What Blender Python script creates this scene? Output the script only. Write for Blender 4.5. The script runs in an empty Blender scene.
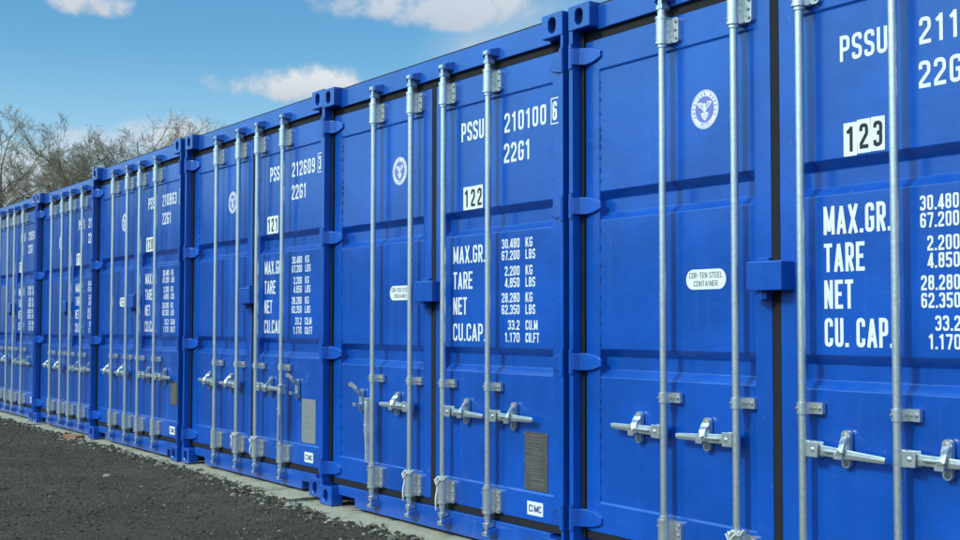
import bpy, bmesh, math, random
import numpy as np
from mathutils import Vector, Matrix, noise as mnoise

S = bpy.context.scene
COL = S.collection
R = math.radians

# ------------------------------------------------------------------ camera
CAM = Vector((4.6271, -3.5273, 1.1088))
yaw, pit, rol = R(56.7812), R(2.46), R(0.082)
fw = Vector((-math.sin(yaw) * math.cos(pit), math.cos(yaw) * math.cos(pit), math.sin(pit)))
rt = Vector((math.cos(yaw), math.sin(yaw), 0))
up = rt.cross(fw)
r2 = math.cos(rol) * rt + math.sin(rol) * up
u2 = -math.sin(rol) * rt + math.cos(rol) * up
cd = bpy.data.cameras.new('camera')
cam = bpy.data.objects.new('camera', cd)
COL.objects.link(cam)
cam.matrix_world = Matrix(((r2.x, u2.x, -fw.x, CAM.x), (r2.y, u2.y, -fw.y, CAM.y),
                           (r2.z, u2.z, -fw.z, CAM.z), (0, 0, 0, 1)))
cd.sensor_width = 36
cd.lens = 1254.21 / 960 * 36
cd.clip_start = 0.05
cd.clip_end = 2000
S.camera = cam

# ------------------------------------------------------------------ light
SUN_AZ = R(186)       # clockwise from +Y: the sun stands in front of the doors, a little to the left
SUN_EL = R(37)
SUN_DIR = Vector((math.sin(SUN_AZ) * math.cos(SUN_EL), math.cos(SUN_AZ) * math.cos(SUN_EL), math.sin(SUN_EL)))
sl = bpy.data.lights.new('sun', 'SUN')
sl.energy = 2.3
sl.angle = R(9)
sl.color = (1.0, 0.93, 0.82)
sun = bpy.data.objects.new('sun', sl)
COL.objects.link(sun)
sun.rotation_euler = (-SUN_DIR).to_track_quat('-Z', 'Y').to_euler()

S.view_settings.view_transform = 'Standard'
S.view_settings.look = 'None'
S.view_settings.gamma = 1
S.view_settings.use_curve_mapping = False
S.view_settings.exposure = 0.17


class NT:
    """small helper round a node tree"""
    def __init__(self, tree):
        self.t = tree
        self.t.nodes.clear()

    def n(self, typ, ins=None, **kw):
        nd = self.t.nodes.new(typ)
        for k, v in kw.items():
            setattr(nd, k, v)
        for k, v in (ins or {}).items():
            if isinstance(v, bpy.types.NodeSocket):
                self.t.links.new(v, nd.inputs[k])
            else:
                nd.inputs[k].default_value = v
        return nd

    def m(self, op, a, b=0.0, c=0.0):
        return self.n('ShaderNodeMath', {0: a, 1: b, 2: c}, operation=op).outputs[0]

    def mix(self, f, a, b, mode='MIX'):
        nd = self.n('ShaderNodeMix', data_type='RGBA', blend_type=mode)
        for k, v in ((0, f), (6, a), (7, b)):
            if isinstance(v, bpy.types.NodeSocket):
                self.t.links.new(v, nd.inputs[k])
            else:
                nd.inputs[k].default_value = v if k == 0 else (*v, 1)
        return nd.outputs[2]

    def ramp(self, f, *stops):
        nd = self.n('ShaderNodeValToRGB', {0: f})
        e = nd.color_ramp.elements
        while len(e) < len(stops):
            e.new(0.5)
        for el, (p, c) in zip(e, stops):
            el.position = p
            el.color = (*c, 1) if len(c) == 3 else c
        return nd.outputs[0]

    def smooth(self, f, a, b):
        return self.n('ShaderNodeMapRange', {0: f, 1: a, 2: b, 3: 0.0, 4: 1.0}, interpolation_type='SMOOTHSTEP').outputs[0]


# ------------------------------------------------------------------ sky
W = bpy.data.worlds.new('World')
S.world = W
W.use_nodes = True
k = NT(W.node_tree)
sky = k.n('ShaderNodeTexSky', sky_type='NISHITA', sun_disc=False)
sky.sun_elevation = SUN_EL
sky.sun_rotation = SUN_AZ
sky.air_density = 1.0
sky.dust_density = 0.6
sky.ozone_density = 2.0
skyc = k.mix(1.0, sky.outputs[0], (0.56, 1.02, 1.17), 'MULTIPLY')
geo = k.n('ShaderNodeTexCoord').outputs['Generated']
sep = k.n('ShaderNodeSeparateXYZ', {0: geo})
az = k.m('MULTIPLY', k.m('ARCTAN2', sep.outputs[0], sep.outputs[1]), 180 / math.pi)
el = k.m('MULTIPLY', k.m('ARCSINE', sep.outputs[2]), 180 / math.pi)
nz = k.n('ShaderNodeTexNoise', {'Vector': geo, 'Scale': 22.0, 'Detail': 7.0, 'Roughness': 0.6}).outputs[0]
nz_b = k.n('ShaderNodeTexNoise', {'Vector': geo, 'Scale': 9.0, 'Detail': 4.0, 'Roughness': 0.5}).outputs[0]
# cumulus clouds low over the row: azimuth, elevation of the flat base, half width, height (degrees), strength
CLOUDS = [(-74.6, 13.3, 2.5, 2.4, 1.0), (-71.6, 14.6, 0.9, 1.6, 0.75), (-57.5, 13.5, 4.6, 2.6, 0.85), (-62.3, 13.7, 3.0, 1.8, 0.85),
          (-65.0, 10.0, 4.3, 1.9, 1.0), (-69.2, 7.3, 4.4, 2.0, 0.8), (-73.4, 7.0, 3.4, 1.6, 0.6),
          (-50.0, 10.8, 7.0, 3.4, 0.8), (-77.5, 4.0, 4.5, 4.0, 0.65), (-83.0, 3.0, 5.0, 5.5, 0.7), (-90, 12, 7, 5, 0.9), (-40, 14, 6, 5, .9)]
mask = None
lowp = None
for (a0, e0, wa, he, st) in CLOUDS:
    da = k.m('DIVIDE', k.m('SUBTRACT', az, a0), wa)
    de = k.m('DIVIDE', k.m('SUBTRACT', el, e0 + he * 0.3), he * 0.7)
    dlow = k.m('DIVIDE', k.m('SUBTRACT', el, e0 + he * 0.3), he * 0.38)
    dd = k.m('MAXIMUM', de, k.m('MULTIPLY', dlow, -1.0))
    d2 = k.m('ADD', k.m('MULTIPLY', da, da), k.m('MULTIPLY', dd, dd))
    body = k.m('SUBTRACT', 1.0, d2)
    wob = k.m('ADD', k.m('MULTIPLY', k.m('SUBTRACT', nz, 0.5), 3.6), k.m('MULTIPLY', k.m('SUBTRACT', nz_b, 0.5), 2.0))
    v = k.m('MULTIPLY', k.smooth(k.m('ADD', body, wob), 0.05, 0.95), st)
    v = k.m('MULTIPLY', v, k.smooth(body, -0.7, 0.1))
    h = k.m('MULTIPLY', k.smooth(de, -0.9, 0.9), v)
    mask = v if mask is None else k.m('MAXIMUM', mask, v)
    lowp = h if lowp is None else k.m('MAXIMUM', lowp, h)
# scattered fair-weather cloud over the rest of the sky
pl = k.n('ShaderNodeVectorMath', {0: geo, 1: k.n('ShaderNodeCombineXYZ', {0: k.m('ADD', sep.outputs[2], 0.18), 1: k.m('ADD', sep.outputs[2], 0.18), 2: 1.0}).outputs[0]}, operation='DIVIDE').outputs[0]
n3 = k.n('ShaderNodeTexNoise', {'Vector': pl, 'Scale': 1.15, 'Detail': 8.0, 'Roughness': 0.58}).outputs[0]
gen = k.m('MULTIPLY', k.smooth(n3, 0.52, 0.66), 0.85)
away = k.m('MAXIMUM', k.smooth(k.m('ABSOLUTE', k.m('ADD', az, 66.0)), 22.0, 34.0), k.smooth(el, 17.0, 24.0))
gen = k.m('MULTIPLY', gen, away)
mask = k.m('MAXIMUM', mask, gen)
lowp = k.m('MAXIMUM', lowp, k.m('MULTIPLY', gen, 0.6))
ccol = k.mix(lowp, (4.5, 4.9, 5.4), (6.7, 6.8, 7.0))
haze = k.m('MULTIPLY', k.m('SUBTRACT', 1.0, k.smooth(el, 2.0, 13.5)), 0.66)
skyh = k.mix(haze, skyc, (5.2, 6.7, 7.5))
# cyan glow added to the sky round the sun, to brighten door paint and bars
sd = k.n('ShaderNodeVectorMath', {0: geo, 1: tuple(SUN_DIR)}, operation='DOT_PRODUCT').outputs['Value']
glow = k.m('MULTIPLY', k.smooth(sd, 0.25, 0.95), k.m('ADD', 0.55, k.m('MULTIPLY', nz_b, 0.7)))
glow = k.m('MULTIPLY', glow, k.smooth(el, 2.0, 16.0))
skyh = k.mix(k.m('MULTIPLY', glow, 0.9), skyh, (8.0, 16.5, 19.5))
va = k.m('DIVIDE', k.m('ADD', az, 53.0), 6.0)
ve = k.m('DIVIDE', k.m('SUBTRACT', el, 12.0), 3.2)
veil = k.m('MULTIPLY', k.smooth(k.m('ADD', k.m('MULTIPLY', va, va), k.m('MULTIPLY', ve, ve)), 1.5, -0.4), k.m('MULTIPLY', k.smooth(nz_b, 0.25, 0.75), 0.8))
skyh = k.mix(veil, skyh, (5.0, 5.6, 6.1))
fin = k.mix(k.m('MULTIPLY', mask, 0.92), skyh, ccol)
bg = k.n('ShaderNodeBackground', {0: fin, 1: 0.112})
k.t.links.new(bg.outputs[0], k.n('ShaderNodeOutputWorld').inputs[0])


# ------------------------------------------------------------------ materials
def material(name):
    m = bpy.data.materials.new(name)
    m.use_nodes = True
    t = NT(m.node_tree)
    return m, t


def finish(t, base, rough, metal=0.0, bump=None, bstr=0.2, bdist=0.002, coat=0.0, spec=0.5, crough=0.1):
    ins = {'Base Color': base if isinstance(base, bpy.types.NodeSocket) else (*base, 1), 'Roughness': rough, 'Metallic': metal,
           'Coat Weight': coat, 'Coat Roughness': crough, 'Specular IOR Level': spec}
    if bump is not None:
        ins['Normal'] = t.n('ShaderNodeBump', {'Height': bump, 'Strength': bstr, 'Distance': bdist}).outputs[0]
    b = t.n('ShaderNodeBsdfPrincipled', ins)
    t.t.links.new(b.outputs[0], t.n('ShaderNodeOutputMaterial').inputs[0])


def paint(name, c, rough=0.32, wear=0.6, coat=0.8):
    m, t = material(name)
    co = t.n('ShaderNodeTexCoord').outputs['Object']
    big = t.n('ShaderNodeTexNoise', {'Vector': co, 'Scale': 2.2, 'Detail': 5.0, 'Roughness': 0.6}).outputs[0]
    mid = t.n('ShaderNodeTexNoise', {'Vector': co, 'Scale': 14.0, 'Detail': 6.0, 'Roughness': 0.65}).outputs[0]
    fine = t.n('ShaderNodeTexNoise', {'Vector': co, 'Scale': 160.0, 'Detail': 3.0}).outputs[0]
    st = t.n('ShaderNodeMapping', {'Vector': co, 'Scale': (30.0, 30.0, 1.6)}).outputs[0]
    streak = t.n('ShaderNodeTexNoise', {'Vector': st, 'Scale': 1.0, 'Detail': 4.0}).outputs[0]
    a = tuple(x * 0.84 for x in c)
    b = tuple(min(1, x * 1.14 + 0.002) for x in c)
    col = t.mix(t.smooth(big, 0.3, 0.7), a, b)
    col = t.mix(t.m('MULTIPLY', t.smooth(mid, 0.55, 0.8), 0.22), col, tuple(x * 0.8 + 0.02 for x in c))
    col = t.mix(t.m('MULTIPLY', t.smooth(streak, 0.58, 0.78), 0.10 * wear), col, (0.16, 0.24, 0.36))
    spk = t.n('ShaderNodeTexNoise', {'Vector': co, 'Scale': 55.0, 'Detail': 2.0, 'Roughness': 0.5}).outputs[0]
    col = t.mix(t.m('MULTIPLY', t.smooth(spk, 0.735, 0.77), 0.55 * wear), col, (0.28, 0.30, 0.33))
    sm2 = t.n('ShaderNodeMapping', {'Vector': co, 'Scale': (2.2, 2.2, 85.0), 'Rotation': (0, 0.12, 0)}).outputs[0]
    sc2 = t.n('ShaderNodeTexNoise', {'Vector': sm2, 'Scale': 1.0, 'Detail': 3.0}).outputs[0]
    col = t.mix(t.m('MULTIPLY', t.m('MULTIPLY', t.smooth(sc2, 0.66, 0.70), t.smooth(big, 0.52, 0.62)), 0.30 * wear), col, (0.10, 0.20, 0.42))
    if wear > 1:        # grey scrapes along the bottom beam
        sm = t.n('ShaderNodeMapping', {'Vector': co, 'Scale': (3.0, 3.0, 26.0)}).outputs[0]
        sc = t.n('ShaderNodeTexNoise', {'Vector': sm, 'Scale': 1.0, 'Detail': 7.0, 'Roughness': 0.7}).outputs[0]
        col = t.mix(t.m('MULTIPLY', t.smooth(sc, 0.60, 0.70), 0.6), col, (0.17, 0.19, 0.24))
        col = t.mix(t.m('MULTIPLY', t.smooth(spk, 0.70, 0.74), 0.6), col, (0.11, 0.05, 0.025))
    rg = t.m('ADD', rough - 0.07, t.m('MULTIPLY', mid, 0.16))
    hb = t.m('ADD', t.m('MULTIPLY', fine, 0.10), t.m('ADD', t.m('MULTIPLY', mid, 0.5), t.m('MULTIPLY', big, 3.0)))
    finish(t, col, rg, 0.0, hb, 0.45, 0.006, coat, 0.4, 0.16)
    return m


BLUE = (0.0004, 0.074, 0.42)
M_BLUE = paint('blue_paint', BLUE)
M_BLUE2 = paint('blue_sill_paint', BLUE, 0.42, 1.6)



def galv():
    m, t = material('galvanised_steel')
    co = t.n('ShaderNodeTexCoord').outputs['Object']
    vo = t.n('ShaderNodeTexVoronoi', {'Vector': co, 'Scale': 120.0}).outputs['Color']
    sp = t.n('ShaderNodeSeparateColor', {0: vo}).outputs[0]
    nn = t.n('ShaderNodeTexNoise', {'Vector': co, 'Scale': 24.0, 'Detail': 6.0, 'Roughness': 0.7}).outputs[0]
    st = t.n('ShaderNodeMapping', {'Vector': co, 'Scale': (120.0, 120.0, 5.0)}).outputs[0]
    sn = t.n('ShaderNodeTexNoise', {'Vector': st, 'Scale': 1.0, 'Detail': 4.0}).outputs[0]
    col = t.mix(sp, (0.66, 0.67, 0.68), (0.80, 0.80, 0.80))
    col = t.mix(t.m('MULTIPLY', t.smooth(nn, 0.5, 0.75), 0.5), col, (0.50, 0.50, 0.49))
    col = t.mix(t.m('MULTIPLY', t.smooth(sn, 0.55, 0.75), 0.35), col, (0.74, 0.75, 0.76))
    rg = t.m('ADD', 0.27, t.m('MULTIPLY', nn, 0.22))
    finish(t, col, rg, 0.88, t.m('ADD', nn, t.m('MULTIPLY', sp, 0.25)), 0.25, 0.002)
    return m


def plain(name, c, rough=0.5, var=0.15, scale=30.0, bump=0.1, metal=0.0):
    m, t = material(name)
    co = t.n('ShaderNodeTexCoord').outputs['Object']
    nn = t.n('ShaderNodeTexNoise', {'Vector': co, 'Scale': scale, 'Detail': 5.0, 'Roughness': 0.65}).outputs[0]
    col = t.mix(nn, tuple(x * (1 - var) for x in c), tuple(min(1, x * (1 + var)) for x in c))
    finish(t, col, rough, metal, nn, bump, 0.002)
    return m


def lettering_paint():
    m, t = material('white_lettering')
    co = t.n('ShaderNodeTexCoord').outputs['Object']
    nn = t.n('ShaderNodeTexNoise', {'Vector': co, 'Scale': 60.0, 'Detail': 6.0, 'Roughness': 0.7}).outputs[0]
    col = t.mix(t.m('MULTIPLY', t.smooth(nn, 0.6, 0.8), 0.5), (0.80, 0.82, 0.84), (0.45, 0.52, 0.66))
    finish(t, col, 0.4)
    return m


def plate_mat(name, a, b):
    m, t = material(name)
    co = t.n('ShaderNodeTexCoord').outputs['Object']
    nn = t.n('ShaderNodeTexNoise', {'Vector': co, 'Scale': 18.0, 'Detail': 6.0, 'Roughness': 0.7}).outputs[0]
    col = t.mix(nn, a, b)
    finish(t, col, 0.5, 0.5, nn, 0.1, 0.002)
    return m


M_GALV = galv()
M_BOLT = plate_mat('zinc_bolt', (0.20, 0.13, 0.08), (0.50, 0.50, 0.49))
M_RUB = plain('black_rubber', (0.006, 0.005, 0.007), 0.85, 0.3, 25, 0.3)
M_HOLE = plain('dark_inside', (0.01, 0.011, 0.016), 0.9)
M_LET = lettering_paint()
M_EDGE = plain('dark_roof_edge', (0.008, 0.010, 0.020), 0.8)
M_WHITE = plain('white_vinyl', (0.80, 0.80, 0.79), 0.4, 0.04, 20, 0.02)
M_INK = plain('black_ink', (0.012, 0.012, 0.02), 0.45)
M_LOGO = plain('blue_ink', (0.02, 0.05, 0.25), 0.45)
M_LAV = plain('lavender_print', (0.17, 0.19, 0.56), 0.45, 0.08)
M_INKG = plain('grey_ink', (0.10, 0.10, 0.12), 0.5)
M_BRONZE = plate_mat('dark_bronze_plate', (0.085, 0.078, 0.075), (0.17, 0.155, 0.145))
M_ALU = plate_mat('pale_metal_plate', (0.30, 0.31, 0.32), (0.42, 0.43, 0.43))
M_TAN = plate_mat('brown_metal_plate', (0.11, 0.09, 0.06), (0.22, 0.18, 0.12))
M_CORD = plain('white_cord', (0.68, 0.67, 0.62), 0.8, 0.15, 90, 0.4)
M_WOOD = plain('plywood_floor', (0.2, 0.13, 0.08), 0.8)
M_BRICK = plain('brick_clay', (0.30, 0.125, 0.075), 0.9, 0.35, 40, 0.5)
M_STONE = plain('pale_stone', (0.30, 0.27, 0.22), 0.9, 0.35, 30, 0.6)


# ------------------------------------------------------------------ mesh helpers
class MB:
    def __init__(self):
        self.v, self.f, self.m, self.s = [], [], [], []

    def add(self, vs, fs, mi=0, sm=False, mat=None):
        b = len(self.v)
        for p in vs:
            p = Vector(p)
            self.v.append(tuple(mat @ p) if mat is not None else tuple(p))
        for f in fs:
            self.f.append([b + i for i in f])
            self.m.append(mi)
            self.s.append(sm)
        return self

    def box(self, x0, x1, y0, y1, z0, z1, mi=0, mat=None):
        vs = [(x0, y0, z0), (x1, y0, z0), (x1, y1, z0), (x0, y1, z0), (x0, y0, z1), (x1, y0, z1), (x1, y1, z1), (x0, y1, z1)]
        return self.add(vs, [(0, 3, 2, 1), (4, 5, 6, 7), (0, 1, 5, 4), (1, 2, 6, 5), (2, 3, 7, 6), (3, 0, 4, 7)], mi, False, mat)

    def hexa(self, a, b, mi=0):
        """a, b: two quads of 4 points (counter-clockwise seen from a's outside)"""
        return self.add(list(a) + list(b), [(3, 2, 1, 0), (4, 5, 6, 7), (0, 1, 5, 4), (1, 2, 6, 5), (2, 3, 7, 6), (3, 0, 4, 7)], mi)

    def tube(self, pts, rad, n=12, mi=0, caps=True, sm=True):
        pts = [Vector(p) for p in pts]
        rs = rad if isinstance(rad, (list, tuple)) else [rad] * len(pts)
        rings = []
        ref = None
        for i, p in enumerate(pts):
            a = pts[max(0, i - 1)]
            c = pts[min(len(pts) - 1, i + 1)]
            d = (c - a).normalized()
            if ref is None:
                ref = Vector((1, 0, 0)) if abs(d.x) < 0.9 else Vector((0, 1, 0))
            x = (ref - d * ref.dot(d)).normalized()
            ref = x
            y = d.cross(x)
            rings.append([p + (x * math.cos(2 * math.pi * j / n) + y * math.sin(2 * math.pi * j / n)) * rs[i] for j in range(n)])
        vs = [q for r in rings for q in r]
        fs = []
        for i in range(len(pts) - 1):
            for j in range(n):
                fs.append((i * n + j, i * n + (j + 1) % n, (i + 1) * n + (j + 1) % n, (i + 1) * n + j))
        self.add(vs, fs, mi, sm)
        if caps:
            self.add(rings[0], [tuple(range(n - 1, -1, -1))], mi)
            self.add(rings[-1], [tuple(range(n))], mi)
        return self

    def prism(self, poly, y0, y1, mi=0):
        """poly: counter-clockwise (x, z) outline seen from -y; extruded from y0 (front) to y1"""
        n = len(poly)
        vs = [(x, y0, z) for x, z in poly] + [(x, y1, z) for x, z in poly]
        fs = [tuple(range(n)), tuple(range(2 * n - 1, n - 1, -1))]
        fs += [((i + 1) % n, i, n + i, n + (i + 1) % n) for i in range(n)]
        return self.add(vs, fs, mi)

    def flat(self, poly, y, mi=0):
        return self.add([(x, y, z) for x, z in poly], [tuple(range(len(poly)))], mi)

    def mesh(self, name, mats, bevel=0.0, seg=2, weld=True):
        me = bpy.data.meshes.new(name)
        me.from_pydata(self.v, [], self.f)
        for m in mats:
            me.materials.append(m)
        me.polygons.foreach_set('material_index', self.m)
        me.polygons.foreach_set('use_smooth', self.s)
        me.update()
        if bevel > 0:
            bm = bmesh.new()
            bm.from_mesh(me)
            if weld:
                bmesh.ops.remove_doubles(bm, verts=bm.verts, dist=1e-5)
            bmesh.ops.recalc_face_normals(bm, faces=bm.faces)
            ed = [e for e in bm.edges if len(e.link_faces) == 2 and e.calc_face_angle(0) > R(28)]
            bmesh.ops.bevel(bm, geom=ed, offset=bevel, segments=seg, affect='EDGES', profile=0.6, clamp_overlap=True)
            bm.to_mesh(me)
            bm.free()
        return me


def link(name, me, parent=None, loc=(0, 0, 0)):
    o = bpy.data.objects.new(name, me)
    COL.objects.link(o)
    o.location = loc
    if parent is not None:
        o.parent = parent
    return o


def tag(o, label, cat, group=None, kind=None):
    if label:
        o['label'] = label
    if cat:
        o['category'] = cat
    if group:
        o['group'] = group
    if kind:
        o['kind'] = kind
    return o


def circle(cx, cz, r, n=40, ang=0.0):
    return [(cx + r * math.cos(ang + 2 * math.pi * i / n), cz + r * math.sin(ang + 2 * math.pi * i / n)) for i in range(n)]


def rrect(x0, x1, z0, z1, r, n=6):
    out = []
    for cx, cz, a in ((x1 - r, z0 + r, -90), (x1 - r, z1 - r, 0), (x0 + r, z1 - r, 90), (x0 + r, z0 + r, 180)):
        for i in range(n + 1):
            t = R(a + 90 * i / n)
            out.append((cx + r * math.cos(t), cz + r * math.sin(t)))
    return out


# ------------------------------------------------------------------ stroke lettering (condensed block capitals)
def glyph(ch, w, s):
    """strokes of one character in a box w wide, 1 high; each stroke is a list of (x, z, fillet)"""
    L, Rr, B, T = s / 2, w - s / 2, s / 2, 1 - s / 2
    c = w / 2
    r = min(0.17, (Rr - L) * 0.5)
    G = {
        'P': [[(L, 0, 0), (L, T, 0), (Rr, T, r), (Rr, .46, r), (s, .46, 0)]],
        'R': [[(L, 0, 0), (L, T, 0), (Rr, T, r), (Rr, .48, r), (s, .48, 0)], [(c, .48, 0), (Rr + s * .1, 0, 0)]],
        'B': [[(L, B, 0), (L, T, 0), (Rr, T, r), (Rr, .53, r), (s, .53, 0)], [(L, .53, 0), (Rr, .53, r), (Rr, B, r), (L, B, 0)]],
        'S': [[(Rr, .73, 0), (Rr, T, r), (L, T, r), (L, .56, r), (Rr, .43, r), (Rr, B, r), (L, B, r), (L, .27, 0)]],
        'U': [[(L, 1, 0), (L, B, r), (Rr, B, r), (Rr, 1, 0)]],
        'M': [[(L, 0, 0), (L, 1, 0)], [(Rr, 0, 0), (Rr, 1, 0)], [(L, .98, 0), (c, .12, 0)], [(Rr, .98, 0), (c, .12, 0)]],
        'N': [[(L, 0, 0), (L, 1, 0)], [(Rr, 0, 0), (Rr, 1, 0)], [(L, .98, 0), (Rr, .02, 0)]],
        'A': [[(L * .8, 0, 0), (c, .97, 0)], [(w - L * .8, 0, 0), (c, .97, 0)], [(L + .06, .27, 0), (Rr - .06, .27, 0)]],
        'X': [[(L * .8, 0, 0), (w - L * .8, 1, 0)], [(L * .8, 1, 0), (w - L * .8, 0, 0)]],
        'G': [[(Rr, .72, 0), (Rr, T, r), (L, T, r), (L, B, r), (Rr, B, r), (Rr, .47, 0), (c, .47, 0)]],
        'C': [[(Rr, .70, 0), (Rr, T, r), (L, T, r), (L, B, r), (Rr, B, r), (Rr, .30, 0)]],
        'O': [[(c, T, 0), (L, T, r), (L, B, r), (Rr, B, r), (Rr, T, r), (c, T, 0)]],
        'T': [[(0, T, 0), (w, T, 0)], [(c, 0, 0), (c, T, 0)]],
        'E': [[(w, T, 0), (L, T, 0), (L, B, 0), (w, B, 0)], [(L, .51, 0), (w - s * .4, .51, 0)]],
        'F': [[(w, T, 0), (L, T, 0), (L, 0, 0)], [(L, .50, 0), (w - s * .4, .50, 0)]],
        'H': [[(L, 0, 0), (L, 1, 0)], [(Rr, 0, 0), (Rr, 1, 0)], [(L, .5, 0), (Rr, .5, 0)]],
        'L': [[(L, 1, 0), (L, B, 0), (w, B, 0)]],
        'K': [[(L, 0, 0), (L, 1, 0)], [(L, .40, 0), (Rr, 1, 0)], [(c * .9, .56, 0), (Rr + s * .1, 0, 0)]],
        'I': [[(c, 0, 0), (c, 1, 0)]],
        '0': [[(c, T, 0), (L, T, r), (L, B, r), (Rr, B, r), (Rr, T, r), (c, T, 0)]],
        '1': [[(c + s * .3, 0, 0), (c + s * .3, 1, 0)], [(c + s * .3, .92, 0), (c - s * 1.0, .76, 0)]],
        '2': [[(L, .70, 0), (L, T, r), (Rr, T, r), (Rr, .58, r), (L, .20, 0), (L, B, 0), (w, B, 0)]],
        '3': [[(L, .74, 0), (L, T, r), (Rr, T, r), (Rr, .53, r), (c * .8, .53, 0)], [(c * .8, .52, 0), (Rr, .52, r), (Rr, B, r), (L, B, r), (L, .26, 0)]],
        '4': [[(Rr - s * .3, 0, 0), (Rr - s * .3, 1, 0)], [(w + s * .15, .24, 0), (L, .24, 0), (Rr - s * .4, .97, 0)]],
        '5': [[(w, T, 0), (L, T, 0), (L, .55, 0), (Rr, .58, r), (Rr, B, r), (L, B, r), (L, .24, 0)]],
        '6': [[(Rr, .73, 0), (Rr, T, r), (L, T, r), (L, B, r), (Rr, B, r), (Rr, .54, r), (s, .54, 0)]],
        '7': [[(0, T, 0), (Rr, T, 0), (Rr, .78, 0), (c * .8, 0, 0)]],
        '8': [[(c, T, 0), (L + .01, T, r), (L + .01, .53, r), (Rr - .01, .53, r), (Rr - .01, T, r), (c, T, 0)],
              [(c, .52, 0), (L, .52, r), (L, B, r), (Rr, B, r), (Rr, .52, r), (c, .52, 0)]],
        '9': [[(L, .27, 0), (L, B, r), (Rr, B, r), (Rr, T, r), (L, T, r), (L, .46, r), (w - s, .46, 0)]],
        '-': [[(L * .6, .48, 0), (w - L * .6, .48, 0)]],
        '.': [[(c - s * .55, s * .5, 0), (c + s * .55, s * .5, 0)]],
    }
    return G.get(ch, [])


def fillet(st):
    pts = [Vector((p[0], p[1])) for p in st]
    out = [pts[0]]
    for i in range(1, len(pts) - 1):
        r = st[i][2]
        a, b, c = pts[i - 1], pts[i], pts[i + 1]
        u, v = (a - b), (c - b)
        if r <= 0:
            out.append(b)
            continue
        ang = u.angle(v)
        d = min(r / math.tan(ang / 2), u.length * .5, v.length * .5)
        p0, p1 = b + u.normalized() * d, b + v.normalized() * d
        for j in range(6):
            t = j / 5
            out.append(p0 * (1 - t) ** 2 + b * 2 * t * (1 - t) + p1 * t * t)
    out.append(pts[-1])
    res = [out[0]]
    for p in out[1:]:
        if (p - res[-1]).length > 1e-4:
            res.append(p)
    return res


def ribbon(mb, pts, hw, y, tf, mi):
    n = len(pts)
    closed = (pts[0] - pts[-1]).length < 1e-3
    Ls, Rs = [], []
    for i in range(n):
        if closed and i in (0, n - 1):
            d0 = (pts[-1] - pts[-2]).normalized()
            d1 = (pts[1] - pts[0]).normalized()
        else:
            d0 = (pts[i] - pts[i - 1]).normalized() if i > 0 else (pts[1] - pts[0]).normalized()
            d1 = (pts[i + 1] - pts[i]).normalized() if i < n - 1 else d0
        n0, n1 = Vector((-d0.y, d0.x)), Vector((-d1.y, d1.x))
        mm = (n0 + n1)
        mm = mm.normalized() if mm.length > 1e-6 else n0
        kk = hw / max(0.5, mm.dot(n0))
        Ls.append(pts[i] + mm * kk)
        Rs.append(pts[i] - mm * kk)
    vs, fs = [], []
    for a, b in zip(Ls, Rs):
        x, z = tf(a)
        vs.append((x, y, z))
        x, z = tf(b)
        vs.append((x, y, z))
    for i in range(n - 1):
        fs.append((2 * i + 1, 2 * i + 3, 2 * i + 2, 2 * i))
    mb.add(vs, fs, mi)


def text(mb, s, x, z, h, width, y, sw=0.15, mi=0, align='l', tf2=None, gap=0.24):
    """writes s with its baseline at z, cap height h, total width, on the plane y (each stroke 0.1 mm above the last)"""
    wd = {'.': 0.34, ' ': 0.45, 'M': 1.3, 'I': 0.45, '1': 0.8, '-': 0.8, 'N': 1.08, 'A': 1.08, 'X': 1.08}
    tot = sum(wd.get(c, 1.0) for c in s) + gap * (len(s) - 1)
    u = width / h / tot
    if align == 'r':
        x = x - width
    cx = 0.0
    for ci, c in enumerate(s):
        w = wd.get(c, 1.0) * u
        for si, st in enumerate(glyph(c, w, min(sw, w * 0.42) if c not in '.-' else sw)):
            pts = fillet(st)
            ox = cx

            def tf(p, ox=ox):
                q = (x + (ox + p.x) * h, z + p.y * h)
                return tf2(q) if tf2 else q
            ribbon(mb, pts, (min(sw, w * 0.42) if c not in '.-' else sw) / 2, y - si * 0.00012 - (ci % 2) * 0.00005, tf, mi)
        cx += w + gap * u
    return mb


# ------------------------------------------------------------------ the shipping container
# local frame: origin on the ground under the middle of the door end, x to the right, y into the container, z up.
# photo measurements give X from the left edge; x = X - 1.219
C0 = 1.219
HW = 1.231            # half width
LEN = 6.06
DOOR = 0.066          # door face behind the plane of the corner castings
RODS = [-0.595, -0.1706, 0.1706, 0.595]
ROD_Y, ROD_R = 0.018, 0.0160
_cache = {}


def part(name, key, fn, mats, parent, bevel=0.0, seg=2, loc=(0, 0, 0)):
    if key not in _cache:
        mb = MB()
        fn(mb)
        _cache[key] = mb.mesh(name, mats, bevel, seg)
    return link(name, _cache[key], parent, loc)


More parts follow.
